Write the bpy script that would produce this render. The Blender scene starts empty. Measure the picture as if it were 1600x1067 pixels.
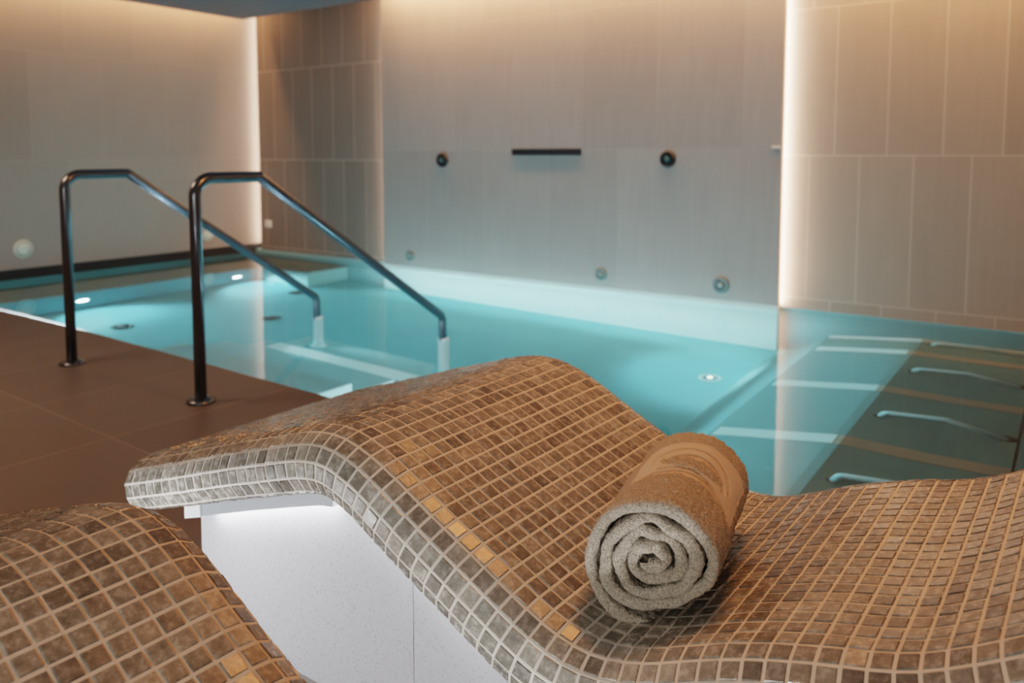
import bpy, bmesh, math, random
import numpy as np
from mathutils import Vector, Matrix

random.seed(7)
rng = np.random.default_rng(11)
SC = bpy.context.scene
COL = SC.collection
PI = math.pi

# ------------------------------------------------------------------ object helpers
def link(name, me, mat=None, parent=None):
    o = bpy.data.objects.new(name, me)
    COL.objects.link(o)
    if mat is not None:
        for m in (mat if isinstance(mat, (list, tuple)) else [mat]):
            me.materials.append(m)
    if parent is not None:
        o.parent = parent
    return o

def empty(name, loc, rotz=0.0):
    o = bpy.data.objects.new(name, None)
    o.empty_display_size = 0.05
    COL.objects.link(o)
    o.location = loc
    o.rotation_euler = (0, 0, rotz)
    return o

def tag(o, label, cat, group=None):
    o['label'] = label
    o['category'] = cat
    if group:
        o['group'] = group
    return o

def structure(o, label=None):
    o['kind'] = 'structure'
    if label:
        o['label'] = label
    return o

def mesh_from(name, verts, faces, smooth=False):
    me = bpy.data.meshes.new(name)
    me.from_pydata([tuple(v) for v in verts], [], [tuple(f) for f in faces])
    me.update()
    if smooth:
        me.polygons.foreach_set('use_smooth', [True] * len(me.polygons))
    return me

def bm_mesh(name, bm, smooth=False):
    me = bpy.data.meshes.new(name)
    bmesh.ops.recalc_face_normals(bm, faces=bm.faces[:])
    bm.to_mesh(me)
    bm.free()
    if smooth:
        me.polygons.foreach_set('use_smooth', [True] * len(me.polygons))
    return me

def add_box(bm, x0, x1, y0, y1, z0, z1, bev=0.0, seg=2):
    r = bmesh.ops.create_cube(bm, size=1.0)
    vs = r['verts']
    for v in vs:
        v.co = Vector(((x0 + x1) / 2 + v.co.x * (x1 - x0), (y0 + y1) / 2 + v.co.y * (y1 - y0), (z0 + z1) / 2 + v.co.z * (z1 - z0)))
    if bev > 0:
        es = list({e for v in vs for e in v.link_edges})
        bmesh.ops.bevel(bm, geom=es, offset=bev, segments=seg, profile=0.5, affect='EDGES')

def box(name, b, mat, parent=None, bev=0.0):
    bm = bmesh.new()
    add_box(bm, *b, bev=bev)
    return link(name, bm_mesh(name, bm), mat, parent)

def add_lathe(bm, prof, n=32, M=Matrix()):
    """prof: list of (r, h) revolved about local z, then moved by M."""
    rings = []
    for r, h in prof:
        if r < 1e-6:
            rings.append([bm.verts.new(M @ Vector((0, 0, h)))])
        else:
            rings.append([bm.verts.new(M @ Vector((r * math.cos(2 * PI * k / n), r * math.sin(2 * PI * k / n), h))) for k in range(n)])
    for a, b in zip(rings[:-1], rings[1:]):
        for k in range(n):
            k2 = (k + 1) % n
            if len(a) == 1 and len(b) == 1:
                continue
            if len(a) == 1:
                bm.faces.new((a[0], b[k], b[k2]))
            elif len(b) == 1:
                bm.faces.new((a[k], a[k2], b[0]))
            else:
                bm.faces.new((a[k], a[k2], b[k2], b[k]))

def fillet(pts, radii, seg=8):
    """polyline with rounded corners."""
    P = [Vector(p) for p in pts]
    out = [P[0]]
    for i in range(1, len(P) - 1):
        r = radii[i]
        a, b, c = P[i - 1], P[i], P[i + 1]
        u = (a - b).normalized(); w = (c - b).normalized()
        ang = u.angle(w)
        d = r / math.tan(ang / 2)
        s, e = b + u * d, b + w * d
        ctr = b + (u + w).normalized() * (r / math.sin(ang / 2))
        for k in range(seg + 1):
            t = k / seg
            p = s.lerp(e, t)
            q = ctr + (p - ctr).normalized() * r
            out.append(q)
    out.append(P[-1])
    return out

def add_tube(bm, path, rad, n=20, cap=True):
    P = [Vector(p) for p in path]
    rings = []
    up = None
    for i, p in enumerate(P):
        if i == 0: t = (P[1] - P[0]).normalized()
        elif i == len(P) - 1: t = (P[-1] - P[-2]).normalized()
        else:
            t = ((P[i] - P[i - 1]).normalized() + (P[i + 1] - P[i]).normalized()).normalized()
        if up is None:
            up = Vector((1, 0, 0)) if abs(t.x) < 0.9 else Vector((0, 1, 0))
        a = (up - t * up.dot(t)).normalized()
        b = t.cross(a)
        up = a
        rings.append([bm.verts.new(p + (a * math.cos(2 * PI * k / n) + b * math.sin(2 * PI * k / n)) * rad) for k in range(n)])
    for r0, r1 in zip(rings[:-1], rings[1:]):
        for k in range(n):
            bm.faces.new((r0[k], r0[(k + 1) % n], r1[(k + 1) % n], r1[k]))
    if cap:
        bm.faces.new(rings[0]); bm.faces.new(rings[-1])

def frame_at(p, axis):
    """matrix whose local z points along axis."""
    z = Vector(axis).normalized()
    x = z.orthogonal().normalized()
    y = z.cross(x)
    M = Matrix((x, y, z)).transposed().to_4x4()
    M.translation = Vector(p)
    return M

# ------------------------------------------------------------------ material helpers
class NT:
    def __init__(self, name):
        self.m = bpy.data.materials.new(name)
        self.m.use_nodes = True
        self.t = self.m.node_tree
        self.t.nodes.clear()
        self.out = self.n('ShaderNodeOutputMaterial')
    def n(self, typ, **kw):
        nd = self.t.nodes.new(typ)
        for k, v in kw.items():
            setattr(nd, k, v)
        return nd
    def l(self, a, b):
        self.t.links.new(a, b)
    def set(self, sock, v):
        if hasattr(v, 'is_linked') or isinstance(v, bpy.types.NodeSocket):
            self.l(v, sock)
        else:
            if isinstance(v, (tuple, list)) and len(v) == 3 and sock.type == 'RGBA':
                v = (*v, 1)
            sock.default_value = v
    def math(self, op, a, b=None, c=None):
        nd = self.n('ShaderNodeMath', operation=op)
        self.set(nd.inputs[0], a)
        if b is not None: self.set(nd.inputs[1], b)
        if c is not None: self.set(nd.inputs[2], c)
        return nd.outputs[0]
    def mix(self, fac, a, b, blend='MIX'):
        nd = self.n('ShaderNodeMix', data_type='RGBA', blend_type=blend)
        self.set(nd.inputs[0], fac); self.set(nd.inputs[6], a); self.set(nd.inputs[7], b)
        return nd.outputs[2]
    def coord(self, scale=(1, 1, 1), loc=(0, 0, 0), rot=(0, 0, 0), kind='Object'):
        tc = self.n('ShaderNodeTexCoord')
        mp = self.n('ShaderNodeMapping')
        self.l(tc.outputs[kind], mp.inputs[0])
        mp.inputs['Scale'].default_value = scale
        mp.inputs['Location'].default_value = loc
        mp.inputs['Rotation'].default_value = rot
        return mp.outputs[0]
    def noise(self, vec, scale, detail=4, rough=0.55):
        nd = self.n('ShaderNodeTexNoise')
        self.l(vec, nd.inputs['Vector'])
        nd.inputs['Scale'].default_value = scale
        nd.inputs['Detail'].default_value = detail
        nd.inputs['Roughness'].default_value = rough
        return nd.outputs['Fac']
    def ramp(self, fac, stops):
        nd = self.n('ShaderNodeValToRGB')
        self.l(fac, nd.inputs[0])
        e = nd.color_ramp.elements
        while len(e) < len(stops): e.new(0.5)
        for el, (p, c) in zip(e, stops):
            el.position = p
            el.color = (*c, 1) if len(c) == 3 else c
        return nd.outputs[0]
    def bump(self, h, strength=0.2, dist=0.01):
        nd = self.n('ShaderNodeBump')
        self.set(nd.inputs['Height'], h)
        nd.inputs['Strength'].default_value = strength
        nd.inputs['Distance'].default_value = dist
        return nd.outputs[0]
    def bsdf(self, color, rough=0.5, metal=0.0, normal=None, spec=0.5, **kw):
        b = self.n('ShaderNodeBsdfPrincipled')
        self.set(b.inputs['Base Color'], color)
        self.set(b.inputs['Roughness'], rough)
        self.set(b.inputs['Metallic'], metal)
        self.set(b.inputs['Specular IOR Level'], spec)
        if normal is not None: self.l(normal, b.inputs['Normal'])
        for k, v in kw.items():
            self.set(b.inputs[k.replace('_', ' ')], v)
        self.l(b.outputs[0], self.out.inputs[0])
        return self.m

def plain(name, col, rough=0.5, metal=0.0, spec=0.5, var=0.08, scale=30):
    t = NT(name)
    nz = t.noise(t.coord(), scale)
    c = t.mix(nz, tuple(x * (1 - var) for x in col), tuple(min(1, x * (1 + var)) for x in col))
    return t.bsdf(c, rough, metal, spec=spec)

def emit(name, col, strength):
    t = NT(name)
    e = t.n('ShaderNodeEmission')
    e.inputs[0].default_value = (*col, 1)
    e.inputs[1].default_value = strength
    t.l(e.outputs[0], t.out.inputs[0])
    return t.m

def tiled_wall(name, base, axis, joint=0.3, w=0.308, h=0.94, off=(0, 0), streak=0.16, jcol=(0.62, 0.54, 0.45), rough=0.55):
    """large upright ceramic slabs; axis = world axis that runs along the wall."""
    t = NT(name)
    tc = t.n('ShaderNodeTexCoord')
    sp = t.n('ShaderNodeSeparateXYZ'); t.l(tc.outputs['Object'], sp.inputs[0])
    cb = t.n('ShaderNodeCombineXYZ')
    t.l(t.math('ADD', sp.outputs[axis], off[0]), cb.inputs[0])
    t.l(t.math('ADD', sp.outputs['Z'], off[1]), cb.inputs[1])
    br = t.n('ShaderNodeTexBrick')
    br.offset = 0.5
    t.l(cb.outputs[0], br.inputs['Vector'])
    br.inputs['Color1'].default_value = (0.92, 0.92, 0.92, 1)
    br.inputs['Color2'].default_value = (1.05, 1.05, 1.05, 1)
    br.inputs['Mortar'].default_value = (1, 1, 1, 1)
    br.inputs['Scale'].default_value = 1.0
    br.inputs['Mortar Size'].default_value = 0.0042
    br.inputs['Mortar Smooth'].default_value = 0.25
    br.inputs['Brick Width'].default_value = w
    br.inputs['Row Height'].default_value = h
    mp = t.n('ShaderNodeMapping'); t.l(cb.outputs[0], mp.inputs[0]); mp.inputs['Scale'].default_value = (22, 1.3, 1)
    st = t.noise(mp.outputs[0], 1.6, 6, 0.6)
    cl = t.noise(t.coord(), 2.2, 5, 0.6)
    fine = t.noise(t.coord(), 90, 3, 0.6)
    c = t.mix(st, tuple(x * (1 - streak) for x in base), tuple(x * (1 + streak) for x in base))
    c = t.mix(t.math('MULTIPLY', cl, 0.5), c, tuple(x * 0.72 for x in base))
    c = t.mix(t.math('MULTIPLY', fine, 0.25), c, tuple(x * 0.75 for x in base))
    c = t.mix(1.0, c, br.outputs['Color'], 'MULTIPLY')
    c = t.mix(t.math('MULTIPLY', br.outputs['Fac'], joint), c, jcol)
    return t.bsdf(c, rough, normal=t.bump(st, 0.05, 0.01), spec=0.35)

# ------------------------------------------------------------------ materials
WB = (0.36, 0.325, 0.298)
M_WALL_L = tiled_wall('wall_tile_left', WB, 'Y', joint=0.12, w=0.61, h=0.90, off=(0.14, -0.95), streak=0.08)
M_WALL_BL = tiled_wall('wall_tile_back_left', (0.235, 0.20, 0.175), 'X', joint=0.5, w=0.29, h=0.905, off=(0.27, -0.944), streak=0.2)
M_WALL_B = tiled_wall('wall_tile_back', (0.39, 0.37, 0.352), 'X', joint=0.10, w=0.62, h=1.04, off=(0.0, 0.005), streak=0.17)
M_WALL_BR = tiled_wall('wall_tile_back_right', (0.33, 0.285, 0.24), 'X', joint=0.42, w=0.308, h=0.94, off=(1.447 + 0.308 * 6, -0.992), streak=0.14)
M_WALL_X = plain('wall_plain', (0.30, 0.27, 0.235), 0.6)
M_CEIL = plain('ceiling_paint', (0.165, 0.19, 0.225), 0.7, var=0.03)
M_DARK = plain('dark_gap', (0.02, 0.02, 0.022), 0.5)

def mat_deck():
    t = NT('deck_tile')
    br = t.n('ShaderNodeTexBrick'); br.offset = 0.0
    t.l(t.coord(loc=(0.0, 0.0, 0.0)), br.inputs['Vector'])
    br.inputs['Scale'].default_value = 1
    br.inputs['Mortar Size'].default_value = 0.0045
    br.inputs['Mortar Smooth'].default_value = 0.3
    br.inputs['Brick Width'].default_value = 0.61
    br.inputs['Row Height'].default_value = 0.78
    br.inputs['Color1'].default_value = (0.94, 0.94, 0.94, 1)
    br.inputs['Color2'].default_value = (1.05, 1.05, 1.05, 1)
    br.inputs['Mortar'].default_value = (1, 1, 1, 1)
    n1 = t.noise(t.coord(), 3.5, 6, 0.65)
    n2 = t.noise(t.coord(), 120, 2, 0.6)
    c = t.mix(n1, (0.125, 0.107, 0.096), (0.20, 0.172, 0.155))
    c = t.mix(t.math('MULTIPLY', n2, 0.4), c, (0.085, 0.068, 0.058))
    c = t.mix(1.0, c, br.outputs['Color'], 'MULTIPLY')
    jn = t.math('MULTIPLY', br.outputs['Fac'], t.math('MULTIPLY_ADD', t.noise(t.coord(), 1.7, 2), 1.0, 0.0))
    c = t.mix(jn, c, (0.32, 0.27, 0.225))
    r = t.math('MULTIPLY_ADD', n1, 0.25, 0.32)
    return t.bsdf(c, r, normal=t.bump(n2, 0.08, 0.004), spec=0.4)
M_DECK = mat_deck()

def mat_pool(name, base, tile=0.0, rough=0.5):
    t = NT(name)
    n1 = t.noise(t.coord(), 2.5, 5, 0.6)
    n2 = t.noise(t.coord(scale=(1, 8, 1)), 4, 4, 0.6)
    c = t.mix(n1, tuple(x * 0.86 for x in base), tuple(x * 1.1 for x in base))
    c = t.mix(t.math('MULTIPLY', n2, 0.25), c, tuple(x * 0.8 for x in base))
    return t.bsdf(c, rough, spec=0.2)
M_POOL = mat_pool('pool_floor_tile', (0.17, 0.43, 0.47))
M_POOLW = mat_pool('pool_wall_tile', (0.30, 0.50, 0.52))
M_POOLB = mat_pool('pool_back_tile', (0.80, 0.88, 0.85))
M_STEP = mat_pool('step_tile', (0.30, 0.50, 0.52))
M_LIT_EDGE = mat_pool('lit_edge_pale', (0.80, 0.90, 0.90))  # pale so pool light sits in the colour of step and bench edges
M_BENCHTOP_SHADE = mat_pool('bench_top_shaded', (0.22, 0.25, 0.24))  # darker than the bench front: shade on the top put into the colour
M_BED = mat_pool('bed_tile', (0.13, 0.21, 0.21))
M_RIB = mat_pool('bed_rib', (0.34, 0.26, 0.20))
M_RIB_LIT = mat_pool('bed_rib_lit', (0.70, 0.82, 0.80))  # slope copy of the rib, its light put into a paler colour

def mat_water():
    t = NT('water')
    co = t.coord(scale=(1, 1, 1))
    h = t.noise(co, 2.2, 2, 0.5)
    nrm = t.bump(h, 0.03, 0.02)
    fr = t.n('ShaderNodeFresnel'); fr.inputs['IOR'].default_value = 1.33; t.l(nrm, fr.inputs['Normal'])
    rf = t.n('ShaderNodeBsdfRefraction'); rf.inputs['Color'].default_value = (0.86, 0.98, 1.0, 1)
    rf.inputs['Roughness'].default_value = 0.0; rf.inputs['IOR'].default_value = 1.33; t.l(nrm, rf.inputs['Normal'])
    gl = t.n('ShaderNodeBsdfGlossy'); gl.inputs['Roughness'].default_value = 0.0; t.l(nrm, gl.inputs['Normal'])
    mx = t.n('ShaderNodeMixShader')
    t.l(fr.outputs[0], mx.inputs[0]); t.l(rf.outputs[0], mx.inputs[1]); t.l(gl.outputs[0], mx.inputs[2])
    t.l(mx.outputs[0], t.out.inputs[0])
    return t.m
M_WATER = mat_water()

M_STEEL = plain('blackened_steel', (0.15, 0.17, 0.195), 0.24, metal=0.9, var=0.05)
M_LITLEG_BLOCK = plain('lit_leg_and_block', (0.80, 0.84, 0.82), 0.4)  # pale for the end blocks and for pool light painted on rail legs
M_CHROME = plain('pale_steel', (0.62, 0.70, 0.70), 0.4, metal=0.2)
M_BLACK = plain('black_plastic', (0.012, 0.012, 0.013), 0.4)
M_TEAL = plain('teal_plastic', (0.045, 0.11, 0.12), 0.35)
M_JET = plain('grey_jet', (0.12, 0.17, 0.17), 0.4)
M_JETC = plain('grey_jet_centre', (0.24, 0.33, 0.32), 0.4)
M_DISC = plain('pale_disc', (0.62, 0.72, 0.64), 0.4)
M_WHITEP = plain('white_plastic', (0.75, 0.73, 0.68), 0.4)
M_LENS = emit('pool_lamp_lens', (0.85, 1.0, 1.0), 30.0)
M_LENSY = emit('pool_lamp_bulb', (1.0, 0.92, 0.6), 7.0)

def mat_tile():
    t = NT('stone_mosaic')
    at = t.n('ShaderNodeAttribute'); at.attribute_name = 'tile_rand'
    r = at.outputs['Fac']
    n1 = t.noise(t.coord(), 75, 6, 0.68)
    n2 = t.noise(t.coord(), 210, 3, 0.6)
    c = t.ramp(n1, [(0.3, (0.13, 0.116, 0.094)), (0.5, (0.26, 0.242, 0.205)), (0.72, (0.47, 0.45, 0.40))])
    c = t.mix(t.math('MULTIPLY', n2, 0.35), c, (0.19, 0.175, 0.145))
    v = t.math('MULTIPLY_ADD', r, 0.62, 0.66)
    cv = t.n('ShaderNodeCombineColor'); t.l(v, cv.inputs[0]); t.l(v, cv.inputs[1]); t.l(v, cv.inputs[2])
    c = t.mix(1.0, c, cv.outputs[0], 'MULTIPLY')
    rough = t.math('MULTIPLY_ADD', n1, 0.22, 0.15)
    return t.bsdf(c, rough, normal=t.bump(n2, 0.10, 0.002), spec=0.55)
M_TILE = mat_tile()
M_GROUT = plain('grout', (0.68, 0.64, 0.57), 0.75, var=0.12, scale=200, spec=0.25)

def mat_terrazzo():
    t = NT('white_terrazzo')
    vo = t.n('ShaderNodeTexVoronoi'); t.l(t.coord(), vo.inputs['Vector']); vo.inputs['Scale'].default_value = 160
    n = t.noise(t.coord(), 220, 2, 0.5)
    m = t.math('GREATER_THAN', n, 0.62)
    c = t.mix(t.math('MULTIPLY', m, 0.55), (0.52, 0.52, 0.535), (0.30, 0.30, 0.32))
    m2 = t.math('LESS_THAN', vo.outputs['Distance'], 0.16)
    c = t.mix(t.math('MULTIPLY', m2, 0.3), c, (0.5, 0.5, 0.52))
    return t.bsdf(c, 0.5, spec=0.3)
M_TERR = mat_terrazzo()
M_CHANNEL = plain('grey_channel', (0.27, 0.29, 0.305), 0.5)
M_LED = emit('cool_led', (0.93, 0.95, 1.0), 30.0)

def mat_towel():
    t = NT('terry')
    at = t.n('ShaderNodeAttribute'); at.attribute_name = 'pile'
    n = t.ramp(t.noise(t.coord(), 300, 3, 0.75), [(0.33, (0, 0, 0)), (0.68, (1, 1, 1))])
    n2 = t.noise(t.coord(), 60, 3, 0.6)
    c = t.mix(n, (0.27, 0.235, 0.185), (0.86, 0.78, 0.64))
    c = t.mix(t.math('MULTIPLY', n2, 0.3), c, (0.42, 0.37, 0.30))
    flat = t.mix(n2, (0.52, 0.44, 0.35), (0.60, 0.52, 0.42))
    c = t.mix(at.outputs['Fac'], flat, c)
    h = t.math('MULTIPLY', n, at.outputs['Fac'])
    return t.bsdf(c, 0.95, normal=t.bump(h, 0.7, 0.004), spec=0.1, Sheen_Weight=0.25)
M_TOWEL = mat_towel()

# ------------------------------------------------------------------ camera
cam = bpy.data.cameras.new('camera')
co = bpy.data.objects.new('camera', cam)
COL.objects.link(co)
right = Vector((0.81801, 0.57520, 0.0)); fwd = Vector((-0.57340, 0.81546, -0.07901)); up = Vector((-0.04545, 0.06463, 0.99687))
mw = Matrix((right, up, -fwd)).transposed().to_4x4()
mw.translation = (0, 0, 1.0)
co.matrix_world = mw
cam.sensor_width = 36.0
cam.lens = 28.389
cam.shift_y = -192.5 / 1600
cam.clip_start = 0.02
cam.dof.use_dof = True
cam.dof.focus_distance = 1.22
cam.dof.aperture_fstop = 4.0
SC.camera = co

# ------------------------------------------------------------------ room shell
ZC = 2.335          # underside of the hung ceiling
ZT = 2.62
EDGE = lambda x: 2.234 - 0.0346 * (x + 2.433)      # deck edge, water side
def prism(name, poly, z0, z1, mat):
    n = len(poly)
    v = [(x, y, z0) for x, y in poly] + [(x, y, z1) for x, y in poly]
    f = [tuple(range(n - 1, -1, -1)), tuple(range(n, 2 * n))] + [(k, (k + 1) % n, n + (k + 1) % n, n + k) for k in range(n)]
    bm = bmesh.new()
    vs = [bm.verts.new(p) for p in v]
    for q in f: bm.faces.new([vs[i] for i in q])
    return link(name, bm_mesh(name, bm), mat)

XL, XR, YF = -7.14, 2.6, -1.8
# deck (object origin placed so that the joints fall where they should)
ang = math.atan(-0.0346)
def deck_mesh():
    org = Vector((-2.74, EDGE(-2.74) - 0.0, 0))
    R = Matrix.Rotation(-ang, 2)
    poly = [(XL - .1, YF - .1), (XR + .1, YF - .1), (XR + .1, EDGE(XR + .1)), (XL - .1, EDGE(XL - .1))]
    loc = [R @ (Vector(p) - org.xy) for p in poly]
    o = prism('floor', [(p.x, p.y) for p in loc], -0.06, 0.0, M_DECK)
    o.location = org
    o.rotation_euler = (0, 0, ang)
    return structure(o, 'brown stone tile deck beside the pool')
deck_mesh()
structure(prism('pool_wall_near', [(XL - .1, EDGE(XL) - 0.25), (XR + .1, EDGE(XR) - 0.25), (XR + .1, EDGE(XR + .1) - 0.004), (XL - .1, EDGE(XL - .1) - 0.004)], -1.15, -0.06, M_POOLW))
structure(box('pool_floor', (XL - .1, XR + .1, 1.9, 5.7, -1.2, -1.1), M_POOL), 'pale blue tiled pool floor')

# left wall + dark strip painting the shade of the gap at its foot
structure(box('wall_left', (XL - 0.15, XL, YF, 5.75, 0.055, ZT), M_WALL_L))
structure(box('shadow_gap_left', (XL - 0.15, XL - 0.01, EDGE(XL), 5.75, -0.04, 0.055), M_DARK), 'dark strip painting the shade of the gap along the foot of the left wall')
structure(box('pool_wall_left', (XL - 0.15, XL - 0.005, 1.9, 5.75, -1.15, -0.04), M_POOLW))
# back wall, three slabs; the middle one stands proud and hides light strips behind its edges
YA, YB = 5.42, 5.325
XA0, XB0, XB1 = -7.05, -5.175, -1.60
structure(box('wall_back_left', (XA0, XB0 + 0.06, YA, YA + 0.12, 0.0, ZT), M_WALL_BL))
structure(box('wall_back', (XB0, XB1, YB, YB + 0.04, 0.0, ZT), M_WALL_B))
structure(box('wall_back_core', (XB0 + 0.07, XB1 - 0.07, YB + 0.04, YA + 0.12, -0.04, ZT), M_WALL_X))
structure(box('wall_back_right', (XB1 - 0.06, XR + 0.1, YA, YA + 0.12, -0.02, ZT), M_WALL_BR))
structure(box('wall_back_corner', (XL - 0.1, XA0 + 0.1, YA + 0.12, YA + 0.2, -0.04, ZT), M_WALL_X))
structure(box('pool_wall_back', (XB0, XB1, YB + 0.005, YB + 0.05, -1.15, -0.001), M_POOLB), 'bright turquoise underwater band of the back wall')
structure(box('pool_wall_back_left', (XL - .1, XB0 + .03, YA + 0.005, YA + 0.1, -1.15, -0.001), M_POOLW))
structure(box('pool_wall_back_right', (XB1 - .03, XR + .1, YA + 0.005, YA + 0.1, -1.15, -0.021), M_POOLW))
# unseen sides that close the room
structure(box('wall_right', (XR, XR + 0.12, YF, 5.6, -1.15, ZT), M_WALL_X))
structure(box('wall_front', (XL - .1, XR + .1, YF - 0.12, YF, 0, ZT), M_WALL_X))
# hung ceiling with a light cove all round
structure(box('ceiling', (XL + 0.25, XR - 0.02, YF + 0.02, 5.13, ZC, ZC + 0.07), M_CEIL), 'dark slate grey hung ceiling panel')
structure(box('ceiling_upper', (XL - .15, XR + .12, YF - .12, 5.75, ZT, ZT + 0.08), M_WALL_X))

# water
wv = [(XL - 0.005, EDGE(XL) - 0.003, -0.03), (XR, EDGE(XR) - 0.003, -0.03), (XR, YA + 0.004, -0.03), (XL - 0.005, YA + 0.004, -0.03)]
water = structure(link('pool_water', mesh_from('pool_water', wv, [(0, 1, 2, 3)]), M_WATER), 'still clear turquoise pool water')

# ------------------------------------------------------------------ underwater: bench, steps, massage beds
b = bmesh.new()
add_box(b, XL, -6.5, 2.42, 5.42, -1.1, -0.5, bev=0.01)
bench = empty('pool_bench', (-6.8, 3.8, -1.1))
tag(bench, 'submerged L-shaped tiled bench along the left wall of the pool', 'bench')
for v in b.verts: v.co -= Vector((-6.8, 3.8, -1.1))
link('bench_front', bm_mesh('bench_front', b), mat_pool('bench_tile', (0.13, 0.36, 0.42)), bench)
b = bmesh.new(); add_box(b, XL, -6.5, 2.42, 5.42, -0.5, -0.45, bev=0.008); add_box(b, -6.49, -5.75, 4.93, 5.42, -0.40, -0.35, bev=0.008)
for v in b.verts: v.co -= Vector((-6.8, 3.8, -1.1))
link('bench_top', bm_mesh('bench_top', b), M_BENCHTOP_SHADE, bench)
b = bmesh.new(); add_box(b, -6.49, -5.75, 4.93, 5.42, -1.1, -0.40, bev=0.008)
for v in b.verts: v.co -= Vector((-6.8, 3.8, -1.1))
link('bench_return', bm_mesh('bench_return', b), mat_pool('bench_return_tile', (0.45, 0.66, 0.66)), bench)

steps = empty('pool_steps', (-3.4, 2.3, -1.1))
tag(steps, 'submerged tiled stair going down into the pool between the handrails', 'steps')
SX0, SX1 = -4.15, -2.80
lv = [(EDGE(-3.4) + .03, 2.64, -0.22), (2.64, 2.93, -0.39), (2.92, 3.22, -0.60), (3.22, 3.56, -0.76)]
for y0, y1, z in lv:
    b = bmesh.new(); add_box(b, SX0, SX1, y0, y1, -1.1, z, bev=0.006)
    for v in b.verts: v.co -= Vector((-3.4, 2.3, -1.1))
    s = link('step', bm_mesh('step', b), M_STEP, steps)
b = bmesh.new(); add_box(b, SX0 + .12, SX1, 3.10, 3.222, -0.62, -0.596, bev=0.004)  # tread edge under pool light, painted paler
for v in b.verts: v.co -= Vector((-3.4, 2.3, -1.1))
link('lit_nosing', bm_mesh('lit_nosing', b), M_LIT_EDGE, steps)['label'] = 'step edge strip with pool light painted pale'
b = bmesh.new()
for y0, y1, z in lv[:2]:
    add_box(b, SX1, SX1 + 0.015, y0, y1 , -1.08, z + 0.003, bev=0.002)  # light on the stair side put into a pale cheek
for v in b.verts: v.co -= Vector((-3.4, 2.3, -1.1))
link('lit_side', bm_mesh('lit_side', b), M_LIT_EDGE, steps)['label'] = 'stair cheek with its light painted pale'

# massage beds: one continuous tiled form with divider ribs
bed_prof = [(-1.60, -1.1), (-1.22, -0.40), (-1.16, -0.375), (-0.74, -0.215), (-0.70, -0.205), (-0.4, -0.225), (-0.15, -0.22)]
Y0B, Y1B = 2.25, 5.09
bx0 = Vector((-0.9, 3.7, -1.1))
def extrude_prof(prof, y0, y1, base, dz=0.0, close=True):
    bm = bmesh.new()
    pr = [(x, z + dz) for x, z in prof]
    if close: pr = pr + [(prof[-1][0], base), (prof[0][0] + 0.001, base)]
    a = [bm.verts.new(Vector((x, y0, z)) - bx0) for x, z in pr]
    c = [bm.verts.new(Vector((x, y1, z)) - bx0) for x, z in pr]
    n = len(pr)
    for k in range(n):
        bm.faces.new((a[k], a[(k + 1) % n], c[(k + 1) % n], c[k]))
    bm.faces.new(a[::-1]); bm.faces.new(c)
    return bm
beds = empty('massage_bench', bx0)
tag(beds, 'submerged tiled massage bench with divider ribs at the right of the pool', 'bench')
link('bench_body', bm_mesh('bench_body', extrude_prof(bed_prof, Y0B, Y1B, -1.12)), M_BED, beds)
bed2 = [(-0.14, -0.22), (0.35, -0.16), (0.9, 0.0 - .1), (1.3, -0.06)]
link('back_rest', bm_mesh('back_rest', extrude_prof(bed2, Y0B, Y1B, -1.12)), M_BED, beds)
for yy in (2.42, 3.19, 3.98, 4.77):
    top = [(-0.725, -0.208), (-0.70, -0.199), (-0.4, -0.219), (-0.152, -0.214)]
    bm = bmesh.new()
    link('rib', bm_mesh('rib', extrude_prof(top, yy - 0.05, yy + 0.05, -0.26)), M_RIB, beds)
    slope = [(-1.20, -0.388), (-1.16, -0.369), (-0.74, -0.209), (-0.726, -0.2055)]
    link('rib_slope', bm_mesh('rib_slope', extrude_prof(slope, yy - 0.05, yy + 0.05, -0.42)), M_RIB_LIT, beds)
link('rim_slope', bm_mesh('rim_slope', extrude_prof([(-1.21, -0.37), (-1.16, -0.35), (-0.74, -0.190), (-0.70, -0.180)], Y1B - 0.03, Y1B + 0.03, -0.45)), M_LIT_EDGE, beds)['label'] = 'edge of the bench slope painted white as if lit'  # light on the far edge painted white
rim = [(-0.699, -0.182), (-0.4, -0.20), (-0.152, -0.195)]
link('rim', bm_mesh('rim', extrude_prof(rim, Y1B - 0.015, Y1B + 0.03, -0.45)), mat_pool('bed_rim', (0.72, 0.66, 0.56)), beds)['label'] = 'pale edge of the bench'

def grab_bar(y, label):
    e = empty('grab_bar', (-0.41, y, -0.215))
    tag(e, label, 'grab bar', 'underwater grab bars')
    bm = bmesh.new()
    pts = fillet([(-0.225, 0, 0.0), (-0.205, 0, 0.065), (0.015, 0, 0.105), (0.225, -0.02, 0.0)], [0, .03, .03, 0], 5)
    add_tube(bm, pts, 0.016, 14)
    link('bar', bm_mesh('bar', bm, True), M_CHROME, e)
    for s in (-0.235, 0.235):
        bm = bmesh.new()
        add_lathe(bm, [(0.0, 0.018), (0.014, 0.018), (0.03, 0.008), (0.032, 0.0), (0.0, 0.0)], 20, Matrix.Translation((s, 0, -0.008)))
        link('mount', bm_mesh('mount', bm, True), M_BLACK, e)['label'] = 'black bar mount'
    return e
grab_bar(2.79, 'underwater grab bar nearest the tiled lounger, half hidden behind it')
grab_bar(3.57, 'bent underwater grab bar between the two nearest bench ribs in view')
grab_bar(4.38, 'bent underwater grab bar second closest to the back wall')
grab_bar(5.02, 'pale underwater grab bar at the far edge of the bench by the back wall')

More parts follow.
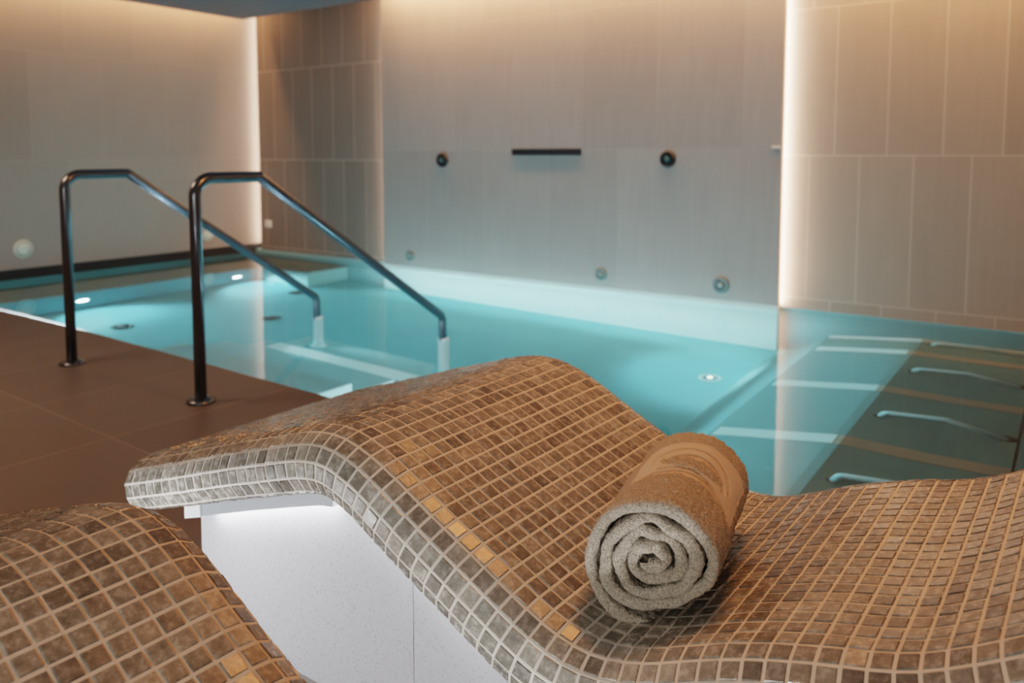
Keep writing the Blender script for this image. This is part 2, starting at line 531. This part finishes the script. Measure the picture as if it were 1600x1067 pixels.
# ------------------------------------------------------------------ handrails
def handrail(x, label):
    y0 = 1.895
    e = empty('handrail', (x, y0, 0))
    tag(e, label, 'handrail', 'pool handrails')
    bm = bmesh.new()
    R = 0.0235
    pts = [(0, 0, 0.0), (0, 0, 0.905), (0, 0.31, 0.905), (0, 1.515, 0.10), (0, 1.525, -0.76)]
    add_tube(bm, fillet(pts, [0, 0.075, 0.02, 0.05, 0], 8), R, 24)
    link('rail', bm_mesh('rail', bm, True), M_STEEL, e)
    bm = bmesh.new()
    add_lathe(bm, [(R, 0.022), (0.034, 0.02), (0.05, 0.014), (0.056, 0.008), (0.057, 0.0), (0.0, 0.0)], 32)
    link('base_flange', bm_mesh('base_flange', bm, True), M_STEEL, e)
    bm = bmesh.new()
    add_lathe(bm, [(R + .0005, -0.02), (0.031, -0.025), (0.031, -0.74), (0.05, -0.745), (0.05, -0.76), (0.0, -0.76)], 24, Matrix.Translation((0, 1.5245, 0)))  # added pale tube: pool light on the wet leg put into colour
    link('lit_leg', bm_mesh('lit_leg', bm, True), M_LITLEG_BLOCK, e)['label'] = 'pale tube painting pool light on the underwater foot'
    return e
handrail(-3.905, 'black steel pool handrail farther from the tiled loungers')
handrail(-2.872, 'black steel pool handrail nearer the tiled loungers')

# ------------------------------------------------------------------ wall and pool fittings
def fitting(name, p, axis, rings, label, cat, group=None):
    """rings: list of (part name, profile, material)."""
    e = empty(name, p)
    tag(e, label, cat, group)
    F = frame_at((0, 0, 0), axis)
    for pn, prof, m in rings:
        bm = bmesh.new()
        add_lathe(bm, prof, 32, F)
        link(pn, bm_mesh(pn, bm, True), m, e)
    return e
def nozzle(x, z, label):
    r = 0.055
    fitting('wall_nozzle', (x, YB, z), (0, -1, 0), [
        ('rim', [(0, 0), (r * 1.08, 0), (r * 1.1, 0.01), (r * 0.95, 0.03), (r * 0.72, 0.03), (r * 0.66, 0.012), (0, 0.008)], M_BLACK),
        ('eyeball', [(0, 0.036), (r * 0.25, 0.033), (r * 0.45, 0.024), (r * 0.58, 0.012), (0, 0.009)], M_TEAL)], label, 'nozzle', 'round wall nozzles')
nozzle(-4.467, 0.951, 'round black wall nozzle to the left of the black slot')
nozzle(-2.393, 0.966, 'round black wall nozzle to the right of the black slot')
def jet(x, z, r, label):
    fitting('water_jet', (x, YB, z), (0, -1, 0), [
        ('ring', [(0, 0), (r, 0), (r, 0.012), (r * 0.85, 0.02), (r * 0.55, 0.018), (r * 0.5, 0.008), (0, 0.006)], M_JET),
        ('nozzle', [(0, 0.026), (r * 0.22, 0.024), (r * 0.4, 0.014), (0, 0.007)], M_JETC)], label, 'water jet', 'water jets above the waterline')
jet(-4.853, 0.10, 0.046, 'small grey water jet just above the waterline, nearest the far left corner')
jet(-2.919, 0.10, 0.048, 'small grey water jet above the waterline, middle one of the row of three')
jet(-1.986, 0.105, 0.058, 'grey water jet above the waterline closest to the bright vertical light strip')
sp = empty('water_spout', (-3.421, YB, 1.017))
tag(sp, 'long black horizontal waterfall slot in the middle of the back wall', 'water spout')
bm = bmesh.new()
L2, H2 = 0.318, 0.024
add_box(bm, -L2, L2, -0.012, 0.0, H2 - 0.008, H2); add_box(bm, -L2, L2, -0.012, 0.0, -H2, -H2 + 0.008)
add_box(bm, -L2, -L2 + 0.008, -0.012, 0.0, -H2, H2); add_box(bm, L2 - 0.008, L2, -0.012, 0.0, -H2, H2)
link('frame', bm_mesh('frame', bm), M_BLACK, sp)
bm = bmesh.new(); add_box(bm, -L2 + .006, L2 - .006, -0.003, 0.0, -H2 + .006, H2 - .006)
link('slot', bm_mesh('slot', bm), M_DARK, sp)

def disc(y, z, r, label):
    fitting('wall_disc', (XL, y, z), (1, 0, 0), [
        ('rim', [(0, 0), (r, 0), (r, 0.006), (r * 0.88, 0.012), (r * 0.84, 0.008), (0, 0.008)], M_DISC),
        ('cover', [(0, 0.016), (r * 0.5, 0.014), (r * 0.82, 0.009), (0, 0.007)], M_DISC)], label, 'wall disc', 'pale discs on the left wall')
disc(3.11, 0.2175, 0.075, 'pale round disc low on the left wall, to the left of both handrails')
disc(4.846, 0.19, 0.058, 'dim pale round disc low on the left wall behind the sloping handrail')
sw = empty('wall_switch', (-6.92, YA, 0.275))
tag(sw, 'small white square switch low on the back wall near the corner', 'switch')
bm = bmesh.new(); add_box(bm, -0.05, 0.05, -0.01, 0, -0.04, 0.04, bev=0.004); plate = link('plate', bm_mesh('plate', bm), M_WHITEP, sw)
bm = bmesh.new(); add_box(bm, -0.03, 0.03, -0.016, -0.009, -0.025, 0.025, bev=0.003); link('rocker', bm_mesh('rocker', bm), M_WHITEP, plate)
clip = box('edge_strip', (-0.03, 0.03, -0.006, 0.0, -0.008, 0.008), M_WHITEP, bev=0.002)  # small white bar on the panel edge
clip.location = (-1.632, YB, 1.046)
tag(clip, 'tiny white strip at the right edge of the middle wall panel', 'clip')

def pool_lamp(p, axis, r, label, lens=M_LENS, group='lit pool lamps'):
    fitting('pool_lamp', p, axis, [
        ('bezel', [(0, 0), (r * 1.5, 0), (r * 1.45, 0.012), (r * 1.05, 0.018), (r, 0.010), (0, 0.008)], M_CHROME),
        ('lens', [(0, 0.020), (r * 0.6, 0.018), (r * 0.98, 0.011), (0, 0.009)], lens if lens is M_LENS else M_TEAL)] +
        ([] if lens is M_LENS else [('bulb', [(0, 0.034), (r * 0.22, 0.031), (r * 0.36, 0.021), (r * 0.36, 0.018), (0, 0.018)], lens)]), label, 'pool lamp', group)
pool_lamp((-6.499, 3.25, -0.80), (1, 0, 0), 0.05, 'glowing white pool lamp on the submerged bench front, nearer the deck')
pool_lamp((-6.499, 4.70, -0.83), (1, 0, 0), 0.05, 'glowing white pool lamp on the submerged bench front, farther from the deck')
pool_lamp((-1.76, 4.563, -1.1), (0, 0, 1), 0.045, 'round lamp in the pool floor near the massage bench', M_LENSY)
def drain(x, y, label):
    r = 0.06
    fitting('floor_fitting', (x, y, -1.1), (0, 0, 1), [
        ('ring', [(0, 0), (r * 1.3, 0), (r * 1.25, 0.015), (r * 0.95, 0.02), (r * 0.9, 0.008), (0, 0.006)], M_TEAL),
        ('cap', [(0, 0.022), (r * 0.5, 0.02), (r * 0.8, 0.010), (0, 0.007)], M_DARK)], label, 'floor fitting', 'unlit round fittings in the pool floor')
drain(-5.69, 3.126, 'unlit round fitting in the pool floor nearest the deck')
drain(-5.66, 4.716, 'unlit round fitting in the pool floor farthest from the deck')
drain(-5.05, 3.96, 'faint unlit round fitting in the middle of the pool floor')

# ------------------------------------------------------------------ mosaic loungers
PV = Vector((-1.05, 0.919, 0.0))
NP = [(-1.665, .312), (-1.475, .372), (-1.314, .426), (-1.17, .471), (-1.10, .4925), (-1.045, .5005), (-1.003, .495), (-.95, .477), (-.9, .452), (-.845, .421),
      (-.797, .396), (-.741, .368), (-.689, .341), (-.646, .319), (-.607, .302), (-.57, .291), (-.53, .287), (-.486, .292), (-.435, .309), (-.382, .333),
      (-.331, .355), (-.28, .373), (-.22, .391), (-.16, .405), (-.113, .421), (-.06, .450), (0., .488), (.1, .556), (.2, .625), (.32, .705), (.44, .78), (.54, .83), (.6, .85), (.65, .852)]
PITCH = 0.0295
def resample(pts, step):
    P = np.array(pts)
    d = np.r_[0, np.cumsum(np.hypot(*np.diff(P, axis=0).T))]
    t = np.linspace(0, d[-1], 1500)
    x = np.interp(t, d, P[:, 0]); z = np.interp(t, d, P[:, 1])
    k = np.exp(-0.5 * (np.arange(-40, 41) / 9.0) ** 2); k /= k.sum()
    def sm(a):
        ap = np.r_[2 * a[0] - a[40:0:-1], a, 2 * a[-1] - a[-2:-42:-1]]
        return np.convolve(ap, k, 'valid')
    x, z = sm(x), sm(z)
    d = np.r_[0, np.cumsum(np.hypot(np.diff(x), np.diff(z)))]
    n = int(round(d[-1] / step))
    t = np.linspace(0, d[-1], n + 1)
    x2, z2 = np.interp(t, d, x), np.interp(t, d, z)
    dx, dz = np.gradient(x2), np.gradient(z2)
    l = np.hypot(dx, dz)
    return np.c_[x2, z2], np.c_[-dz / l, dx / l]
PROF, PNOR = resample(NP, PITCH)
# cross section rows: (y, offset along profile normal), starting at the near underside
tilts = [12, 32, 58, 88, 115]
W_TOP = 0.609
def cross_section():
    near = [(0.0, 0.0)]
    y, n = 0.0, 0.0
    for a in tilts[1::-1]:                       # up to the flat top
        y += PITCH * math.cos(math.radians(a)); n += PITCH * math.sin(math.radians(a)); near.append((y, n))
    ytop, ntop = y, n
    low = []
    y, n = 0.0, 0.0
    for a in tilts[2:]:
        y -= PITCH * math.cos(math.radians(a)); n -= PITCH * math.sin(math.radians(a)); low.append((y, n))
    y += 0.02 * math.cos(math.radians(25)); n -= 0.02 * math.sin(math.radians(25)); low.append((y, n))
    left = low[::-1] + near
    nt = 21
    flat = [(ytop + W_TOP * k / nt, ntop) for k in range(1, nt)]
    width = 2 * ytop + W_TOP
    right_ = [(width - yy, nn) for yy, nn in left[::-1]]
    return left + flat + right_, width
XSEC, LWID = cross_section()
N_UND = XSEC[0][1]

def build_lounger(parent, seed):
    r = np.random.default_rng(seed)
    NS, NR = len(PROF), len(XSEC)
    G = np.zeros((NS, NR, 3))
    for j, (y, n) in enumerate(XSEC):
        G[:, j, 0] = PROF[:, 0] + PNOR[:, 0] * n - PV.x + 0.028 * y
        G[:, j, 1] = y
        G[:, j, 2] = PROF[:, 1] + PNOR[:, 1] * n
    V, F, RND, MI = [], [], [], []
    # grout bed
    for i in range(NS):
        for j in range(NR):
            V.append(G[i, j])
    for i in range(NS - 1):
        for j in range(NR - 1):
            F.append((i * NR + j, (i + 1) * NR + j, (i + 1) * NR + j + 1, i * NR + j + 1)); RND.append(0.5); MI.append(1)
    for i in range(NS - 1):                       # underside
        F.append((i * NR + NR - 1, (i + 1) * NR + NR - 1, (i + 1) * NR, i * NR)); RND.append(.5); MI.append(1)
    F.append(tuple(range(NR))); RND.append(.5); MI.append(1)
    F.append(tuple((NS - 1) * NR + j for j in range(NR - 1, -1, -1))); RND.append(.5); MI.append(1)
    # tiles
    for i in range(NS - 1):
        for j in range(NR - 1):
            q = np.array([G[i, j], G[i + 1, j], G[i + 1, j + 1], G[i, j + 1]])
            c = q.mean(0)
            du = (q[1] + q[2] - q[0] - q[3]) / 2; dv = (q[2] + q[3] - q[0] - q[1]) / 2
            lu, lv_ = np.linalg.norm(du), np.linalg.norm(dv)
            nn = np.cross(du, dv); nn = nn / np.linalg.norm(nn)
            g0 = 0.0017 + r.uniform(0, 0.0007)
            base, top = [], []
            tu, tv = np.clip(r.normal(0, 0.02), -0.035, 0.035), np.clip(r.normal(0, 0.02), -0.035, 0.035)
            h = 0.0016 + r.uniform(-0.0003, 0.0004)
            for k, (su, sv) in enumerate([(-1, -1), (1, -1), (1, 1), (-1, 1)]):
                for lst, ins, hh in ((base, g0, -0.0004), (top, g0 + 0.0014, h)):
                    fu = max(0.05, 1 - 2 * ins / lu); fv = max(0.05, 1 - 2 * ins / lv_)
                    # bilinear inset
                    a, b_ = (su * fu + 1) / 2, (sv * fv + 1) / 2
                    p = q[0] * (1 - a) * (1 - b_) + q[1] * a * (1 - b_) + q[2] * a * b_ + q[3] * (1 - a) * b_
                    lst.append(p + nn * (hh + (su * tu * lu / 2 + sv * tv * lv_ / 2 if lst is top else 0)))
            o = len(V)
            V += base + top
            rv = float(np.clip(r.normal(0.5, 0.27), 0, 1))
            F.append((o + 4, o + 5, o + 6, o + 7)); RND.append(rv); MI.append(0)
            for k in range(4):
                k2 = (k + 1) % 4
                F.append((o + k, o + k2, o + 4 + k2, o + 4 + k)); RND.append(rv); MI.append(0)
    me = mesh_from('mosaic_shell', V, F)
    at = me.attributes.new('tile_rand', 'FLOAT', 'FACE')
    at.data.foreach_set('value', RND)
    me.polygons.foreach_set('material_index', MI)
    # make sure normals point outward
    sh = link('mosaic_shell', me, [M_TILE, M_GROUT], parent)
    # terrazzo pedestal following the underside
    yp0, yp1 = 0.062, LWID - 0.062
    und = np.c_[PROF[:, 0] + PNOR[:, 0] * (N_UND + 0.012) - PV.x, PROF[:, 1] + PNOR[:, 1] * (N_UND + 0.012)]
    xs0 = -1.50 - PV.x
    seam = -0.895 - PV.x
    def pedestal(xa, xb):
        sel = [(x, z) for x, z in und if xa < x < xb]
        za = np.interp(xa, und[:, 0], und[:, 1]); zb = np.interp(xb, und[:, 0], und[:, 1])
        poly = [(xa, 0.0), (xb, 0.0), (xb, zb)] + sel[::-1] + [(xa, za)]
        bm = bmesh.new()
        A = [bm.verts.new((x, yp0, z)) for x, z in poly]
        B = [bm.verts.new((x, yp1, z)) for x, z in poly]
        n = len(poly)
        for k in range(n): bm.faces.new((A[k], A[(k + 1) % n], B[(k + 1) % n], B[k]))
        bm.faces.new(A); bm.faces.new(B[::-1])
        return link('pedestal_panel', bm_mesh('pedestal_panel', bm), M_TERR, parent)
    p1 = pedestal(xs0, seam - 0.001)
    p2 = pedestal(seam + 0.001, 0.50 - PV.x)
    p1['label'] = 'white speckled terrazzo panel under the foot end'
    p2['label'] = 'white speckled terrazzo panel under the seat'
    # grey channel under the foot overhang, with a white end block
    def slab(name, xa, xb, y0, y1, d0, d1, m, par=parent):
        xs = np.linspace(xa, xb, 14)
        bm = bmesh.new(); rows = []
        for x in xs:
            z = np.interp(x, und[:, 0], und[:, 1])
            rows.append([bm.verts.new((x, y, z - d)) for y, d in ((y0, d0), (y1, d0), (y1, d1), (y0, d1))])
        for a, b_ in zip(rows[:-1], rows[1:]):
            for k in range(4): bm.faces.new((a[k], a[(k + 1) % 4], b_[(k + 1) % 4], b_[k]))
        bm.faces.new(rows[0]); bm.faces.new(rows[-1])
        return link(name, bm_mesh(name, bm), m, par)
    for y0, y1 in ((0.030, 0.0615), (LWID - 0.0615, LWID - 0.030)):
        ch = slab('light_channel', -1.445 - PV.x, -1.055 - PV.x, y0, y1, 0.0, 0.042, M_CHANNEL)
        slab('end_block', -1.50 - PV.x, -1.4455 - PV.x, y0 - .006, y1, 0.0, 0.042, M_LITLEG_BLOCK)
        # light strip tucked under the overhang
        ya = y0 + 0.004
        slab('light_strip', -1.44 - PV.x, -1.07 - PV.x, ya + .006, ya + 0.022, 0.0421, 0.0435, M_LED, ch)
        slab('light_strip', -1.04 - PV.x, 0.42 - PV.x, ya + .012, ya + 0.026, 0.0125, 0.0150, M_LED)

ROT = 0.0
for loc, lab, sd in ((PV, 'brown mosaic-tiled heated lounger with the rolled towel lying in its seat', 3),
                     (PV + Vector((-0.012, -1.0255, 0)), 'empty brown mosaic-tiled lounger at the lower left, nothing lying on it', 5)):
    L = empty('tiled_lounger', loc, ROT)
    tag(L, lab, 'lounger', 'mosaic loungers')
    build_lounger(L, sd)

# ------------------------------------------------------------------ rolled towel
def towel():
    Lw = 0.355
    C0 = Vector((-0.487, 1.045, 0.408)); C1 = Vector((-0.560, 1.385, 0.398))
    ax = (C1 - C0).normalized()
    bz = (Vector((0, 0, 1)) - ax * ax.z).normalized()
    bx_ = ax.cross(bz)                                       # points right as seen from the front
    if bx_.x < 0: bx_ = -bx_
    turns = 4.25
    th_end = math.radians(-54)
    th0 = th_end - 0 - turns * 2 * PI
    n = 640
    # even arc length sampling
    th = np.linspace(th0, th_end, 4000)
    k = (th - th0) / (2 * PI)
    r_in, r_out = 0.008, 0.0935
    rr = r_in + (r_out - r_in) * (k / turns)
    arc = np.r_[0, np.cumsum(np.hypot(np.diff(rr * np.cos(th)), np.diff(rr * np.sin(th))))]
    th = np.interp(np.linspace(0, arc[-1], n), arc, th)
    k = (th - th0) / (2 * PI)
    r = r_in + (r_out - r_in) * (k / turns)
    wob = 0.0050 * np.sin(2 * th + 0.4) + 0.0034 * np.sin(3 * th + 2.0) + 0.0016 * np.sin(7.3 * k * 2 + 1) + (0.0020 * np.sin(5 * th + 2.2 * k) + 0.0009 * np.sin(8 * th + 3 * k)) * np.where(th > th_end - 5.5, 0.25, 1.0)
    r = r + wob * np.clip(r / 0.05, 0.3, 1.1)
    # outermost half turn drops away into a tail
    drop = np.clip((th - (th_end - math.radians(95))) / math.radians(95), 0, 1)
    r = r + 0.027 * drop ** 1.15
    a = r * np.cos(th) * 1.0; bb = r * np.sin(th) * 1.0
    a = a * 1.06
    ta, tb = np.gradient(a), np.gradient(bb)
    l = np.hypot(ta, tb); na, nb = tb / l, -ta / l             # outward normal (ccw spiral)
    thick = 0.0158 + 0.0020 * np.sin(11 * k) + 0.0014 * np.sin(23 * k + 1)
    # profile around one strip section: (u along thickness -1..1, w along length)
    NW = 120
    sec = []
    rd = 0.0065
    for w in np.linspace(rd, Lw - rd, NW): sec.append((1.0, w))
    for t in np.linspace(0, PI, 7)[1:-1]: sec.append((math.cos(t), Lw - rd + rd * math.sin(t)))
    for w in np.linspace(Lw - rd, rd, NW): sec.append((-1.0, w))
    for t in np.linspace(PI, 2 * PI, 9)[1:-1]: sec.append((math.cos(t), rd + rd * math.sin(t)))
    M = len(sec)
    su = np.array([s[0] for s in sec]); sw_ = np.array([s[1] for s in sec])
    U, W = np.meshgrid(su, sw_, indexing='ij') if False else (np.tile(su, (n, 1)), np.tile(sw_, (n, 1)))
    # pile mask: outer face of the last turn carries a flat-woven embossed band
    top = math.radians(62)
    aa = (th - (top - 2 * PI * math.ceil((top - th_end) / (2 * PI)))) * 0.1   # metres along the outside from a line near the top
    A = np.tile(aa[:, None], (1, M))
    outer = (np.tile((th > th_end - 2 * PI - 0.2)[:, None], (1, M))) & (U > 0.99)
    band = outer & (W > 0.105 + 0.06 * np.sin(A * 16 + 1.2) * 0.4) & (W < 0.295 - 0.4 * A ** 2 * 3) & (A > -0.085) & (A < 0.125)
    patch = (((A - 0.02) / 0.062) ** 2 + ((W - 0.187) / 0.020) ** 2) < 1
    pile = np.where(band & ~patch, 0.0, 1.0)
    groove = np.zeros_like(W)
    def arc_g(ca, cw, R, a0, a1, sgn):
        d = np.abs(np.hypot(A - ca, W - cw) - R)
        m = (A > a0) & (A < a1) & ((W - cw) * sgn > 0)
        return np.where(m & outer, np.clip(1.5 - d / 0.0032, 0, 1), 0)
    for g in (arc_g(0.02, 0.18, 0.080, -0.06, 0.10, 1), arc_g(0.015, 0.165, 0.062, -0.05, 0.075, 1), arc_g(0.03, 0.06, 0.105, -0.05, 0.08, 1),
              arc_g(0.02, 0.03, 0.120, -0.07, 0.10, 1)):
        groove = np.maximum(groove, g)
    h = thick[:, None] / 2 * U
    rnd = rng.normal(0, 1, (n, M))
    sm = (rnd + np.roll(rnd, 1, 0) + np.roll(rnd, 1, 1) + np.roll(rnd, (1, 1), (0, 1))) / 2
    h = h + U * (0.0012 * pile + 0.00095 * sm * pile) - U * 0.0065 * groove
    big = 0.0022 * np.sin(W * 34 + th[:, None] * 1.3) * 0.5
    wdis = W + 0.0009 * sm + np.where((W < 0.02), 0.003 * np.sin(2 * th[:, None] + 0.6) + 0.0016 * np.sin(5 * th[:, None] + 2.2 * k[:, None]) - 0.003 * np.sin(1.1 * k[:, None] * 3), 0)
    PA = a[:, None] + na[:, None] * (h + big); PB = bb[:, None] + nb[:, None] * (h + big)
    # the roll sags flat where it lies on the seat
    flo = -0.108
    P = (np.array(C0)[None, None] + PA[..., None] * np.array(bx_) + PB[..., None] * np.array(bz) + wdis[..., None] * np.array(ax))
    V = P.reshape(-1, 3)
    idx = np.arange(n * M).reshape(n, M)
    q = np.stack([idx[:-1, :], np.roll(idx, -1, 1)[:-1, :], np.roll(idx, -1, 1)[1:, :], idx[1:, :]], -1).reshape(-1, 4)
    F = [tuple(f) for f in q.tolist()] + [tuple(idx[0, :].tolist()), tuple(idx[-1, ::-1].tolist())]
    c = Vector((-0.52, 1.2, 0.295))
    me = mesh_from('rolled_towel', (V - np.array(c)).tolist(), F, True)
    at = me.attributes.new('pile', 'FLOAT', 'POINT')
    at.data.foreach_set('value', np.clip(pile, 0, 1).reshape(-1))
    o = link('rolled_towel', me, M_TOWEL)
    o.location = c
    return tag(o, 'rolled beige terry towel with an embossed band lying in the lounger seat', 'towel')
towel()

# ------------------------------------------------------------------ lights
def area(name, loc, direction, sx, sy, power, col, spread=PI):
    d = bpy.data.lights.new(name, 'AREA')
    d.shape = 'RECTANGLE'; d.size = sx; d.size_y = sy
    d.energy = power; d.color = col; d.spread = spread
    o = bpy.data.objects.new(name, d); COL.objects.link(o)
    o.location = loc
    o.rotation_euler = Vector(direction).to_track_quat('-Z', 'Y').to_euler()
    return o
def area_m(name, loc, xdir, ndir, sx, sy, power, col, spread=PI):
    """area lamp whose long side runs along xdir and which shines along ndir."""
    o = area(name, loc, ndir, sx, sy, power, col, spread)
    z = -Vector(ndir).normalized(); x = Vector(xdir); x = (x - z * x.dot(z)).normalized(); y = z.cross(x)
    o.rotation_euler = Matrix((x, y, z)).transposed().to_euler()
    return o
def point(name, loc, power, col, rad=0.05):
    d = bpy.data.lights.new(name, 'POINT'); d.energy = power; d.color = col; d.shadow_soft_size = rad
    o = bpy.data.objects.new(name, d); COL.objects.link(o); o.location = loc
    return o
def spot(name, loc, target, power, col, size, blend=0.6, rad=0.05):
    d = bpy.data.lights.new(name, 'SPOT'); d.energy = power; d.color = col; d.spot_size = math.radians(size); d.spot_blend = blend; d.shadow_soft_size = rad
    o = bpy.data.objects.new(name, d); COL.objects.link(o); o.location = loc
    o.rotation_euler = (Vector(target) - Vector(loc)).to_track_quat('-Z', 'Y').to_euler()
    return o
WARM = (1.0, 0.47, 0.21)
STRIP = (1.0, 0.70, 0.53)
CYAN = (0.30, 0.88, 1.0)
# coves
area_m('cove_left', (XL + 0.17, 1.8, ZT - 0.05), (0, 1, 0), (-0.22, 0, -1), 7.0, 0.06, 75, WARM)
area_m('cove_back', (-1.35, YB - 0.15, ZT - 0.05), (1, 0, 0), (0, 0.22, -1), 7.5, 0.06, 205, WARM)
# vertical strips in the wall slots
area_m('slot_strip_corner', (XA0 - 0.02, YA + 0.06, 1.3), (0, 0, 1), (-1, -0.55, 0), 2.5, 0.03, 6, STRIP)
area_m('slot_strip_left', (XB0 + 0.015, YB + 0.068, 1.3), (0, 0, 1), (-1, 0.7, 0), 2.6, 0.03, 13, STRIP)
area_m('slot_strip_right', (XB1 - 0.015, YB + 0.068, 1.3), (0, 0, 1), (1, 0.15, 0), 2.6, 0.03, 22, STRIP)
# warm ceiling lamp over the loungers, and an added warm fill over the deck
area('lounger_downlight', (-0.75, 1.95, 2.32), (-0.02, -0.18, -1), 0.7, 0.5, 40, (1.0, 0.37, 0.12))
area('deck_fill', (-4.2, 0.6, 2.32), (0, 0, -1), 1.2, 0.8, 36, (1.0, 0.62, 0.40))
# added neutral fill behind the camera, no known source there
area('rear_fill', (-0.1, -1.7, 1.0), (-0.15, 1, -0.12), 2.0, 0.7, 34, (1.0, 0.95, 0.86))
# added fill at the deck edge, standing in for pool light on the walls
area_m('pool_edge_fill', (-3.9, EDGE(-3.9) + 0.02, 0.012), (1, -0.0346, 0), (0, 1, 0.22), 5.6, 0.015, 46, (0.62, 0.86, 1.0))
# strip under the far overhang of the empty lounger
area_m('overhang_strip', (-1.25, 0.53, 0.20), (1, 0, 0.3), (0, 1, 0.60), 0.7, 0.03, 9, (0.93, 0.96, 1.0))
area_m('overhang_strip', (-0.62, 0.50, 0.15), (1, 0, -0.5), (0.1, 1, 0.75), 0.8, 0.03, 22, (0.93, 0.96, 1.0))
# pool lamps, followed by washes and fills added to brighten parts underwater
spot('bench_lamp', (-6.44, 3.25, -0.80), (-5.8, 3.25, -1.1), 95, (0.5, 0.93, 1.0), 125, 0.9, 0.035)
spot('bench_lamp', (-6.44, 4.70, -0.83), (-5.8, 4.70, -1.1), 95, (0.5, 0.93, 1.0), 125, 0.9, 0.035)
area('floor_lamp_glow', (-1.76, 4.60, -0.62), (0, 0, -1), 0.10, 0.10, 9, (0.5, 0.94, 1.0), 2.0)
area_m('back_underwater_strip', (-3.4, YB - 0.5, -0.55), (1, 0, 0), (0, 1, 0), 3.4, 0.05, 52, (0.6, 0.97, 1.0), 2.6)
area('pool_wash', (-4.4, 3.6, -0.12), (0, 0, -1), 2.8, 1.6, 5, CYAN)  # added wash brightening the pool floor from above
area_m('beds_wash', (-2.3, 3.7, -0.26), (0, 1, 0), (1, 0, -0.06), 2.6, 0.1, 14, CYAN, 0.9)  # added fill aimed at the bed slope only
area_m('beds_top_wash', (-0.5, 3.6, -0.06), (0, 1, 0), (0, 0, -1), 2.6, 0.5, 0.25, CYAN)  # added faint fill on the bed tops
spot('step_fill', (-4.05, 3.45, -0.50), (-3.3, 3.16, -0.62), 26, (0.6, 0.95, 1.0), 90, 0.7, 0.03)  # added spot brightening the pale tread edge
area('step_side_fill', (-2.3, 2.7, -0.3), (-1, 0, -0.1), 0.2, 0.2, 5, (0.6, 0.95, 1.0))  # added lamp brightening the stair cheek

# ------------------------------------------------------------------ world and colour
w = bpy.data.worlds.new('world'); SC.world = w; w.use_nodes = True
w.node_tree.nodes['Background'].inputs[0].default_value = (0.02, 0.022, 0.025, 1)
w.node_tree.nodes['Background'].inputs[1].default_value = 0.3
SC.view_settings.view_transform = 'Filmic'
SC.view_settings.look = 'Medium High Contrast'
SC.view_settings.exposure = 0.0
SC.cycles.use_denoising = True
SC.cycles.sample_clamp_indirect = 6.0
SC.cycles.blur_glossy = 0.5
SC.cycles.max_bounces = 10
SC.cycles.transmission_bounces = 8
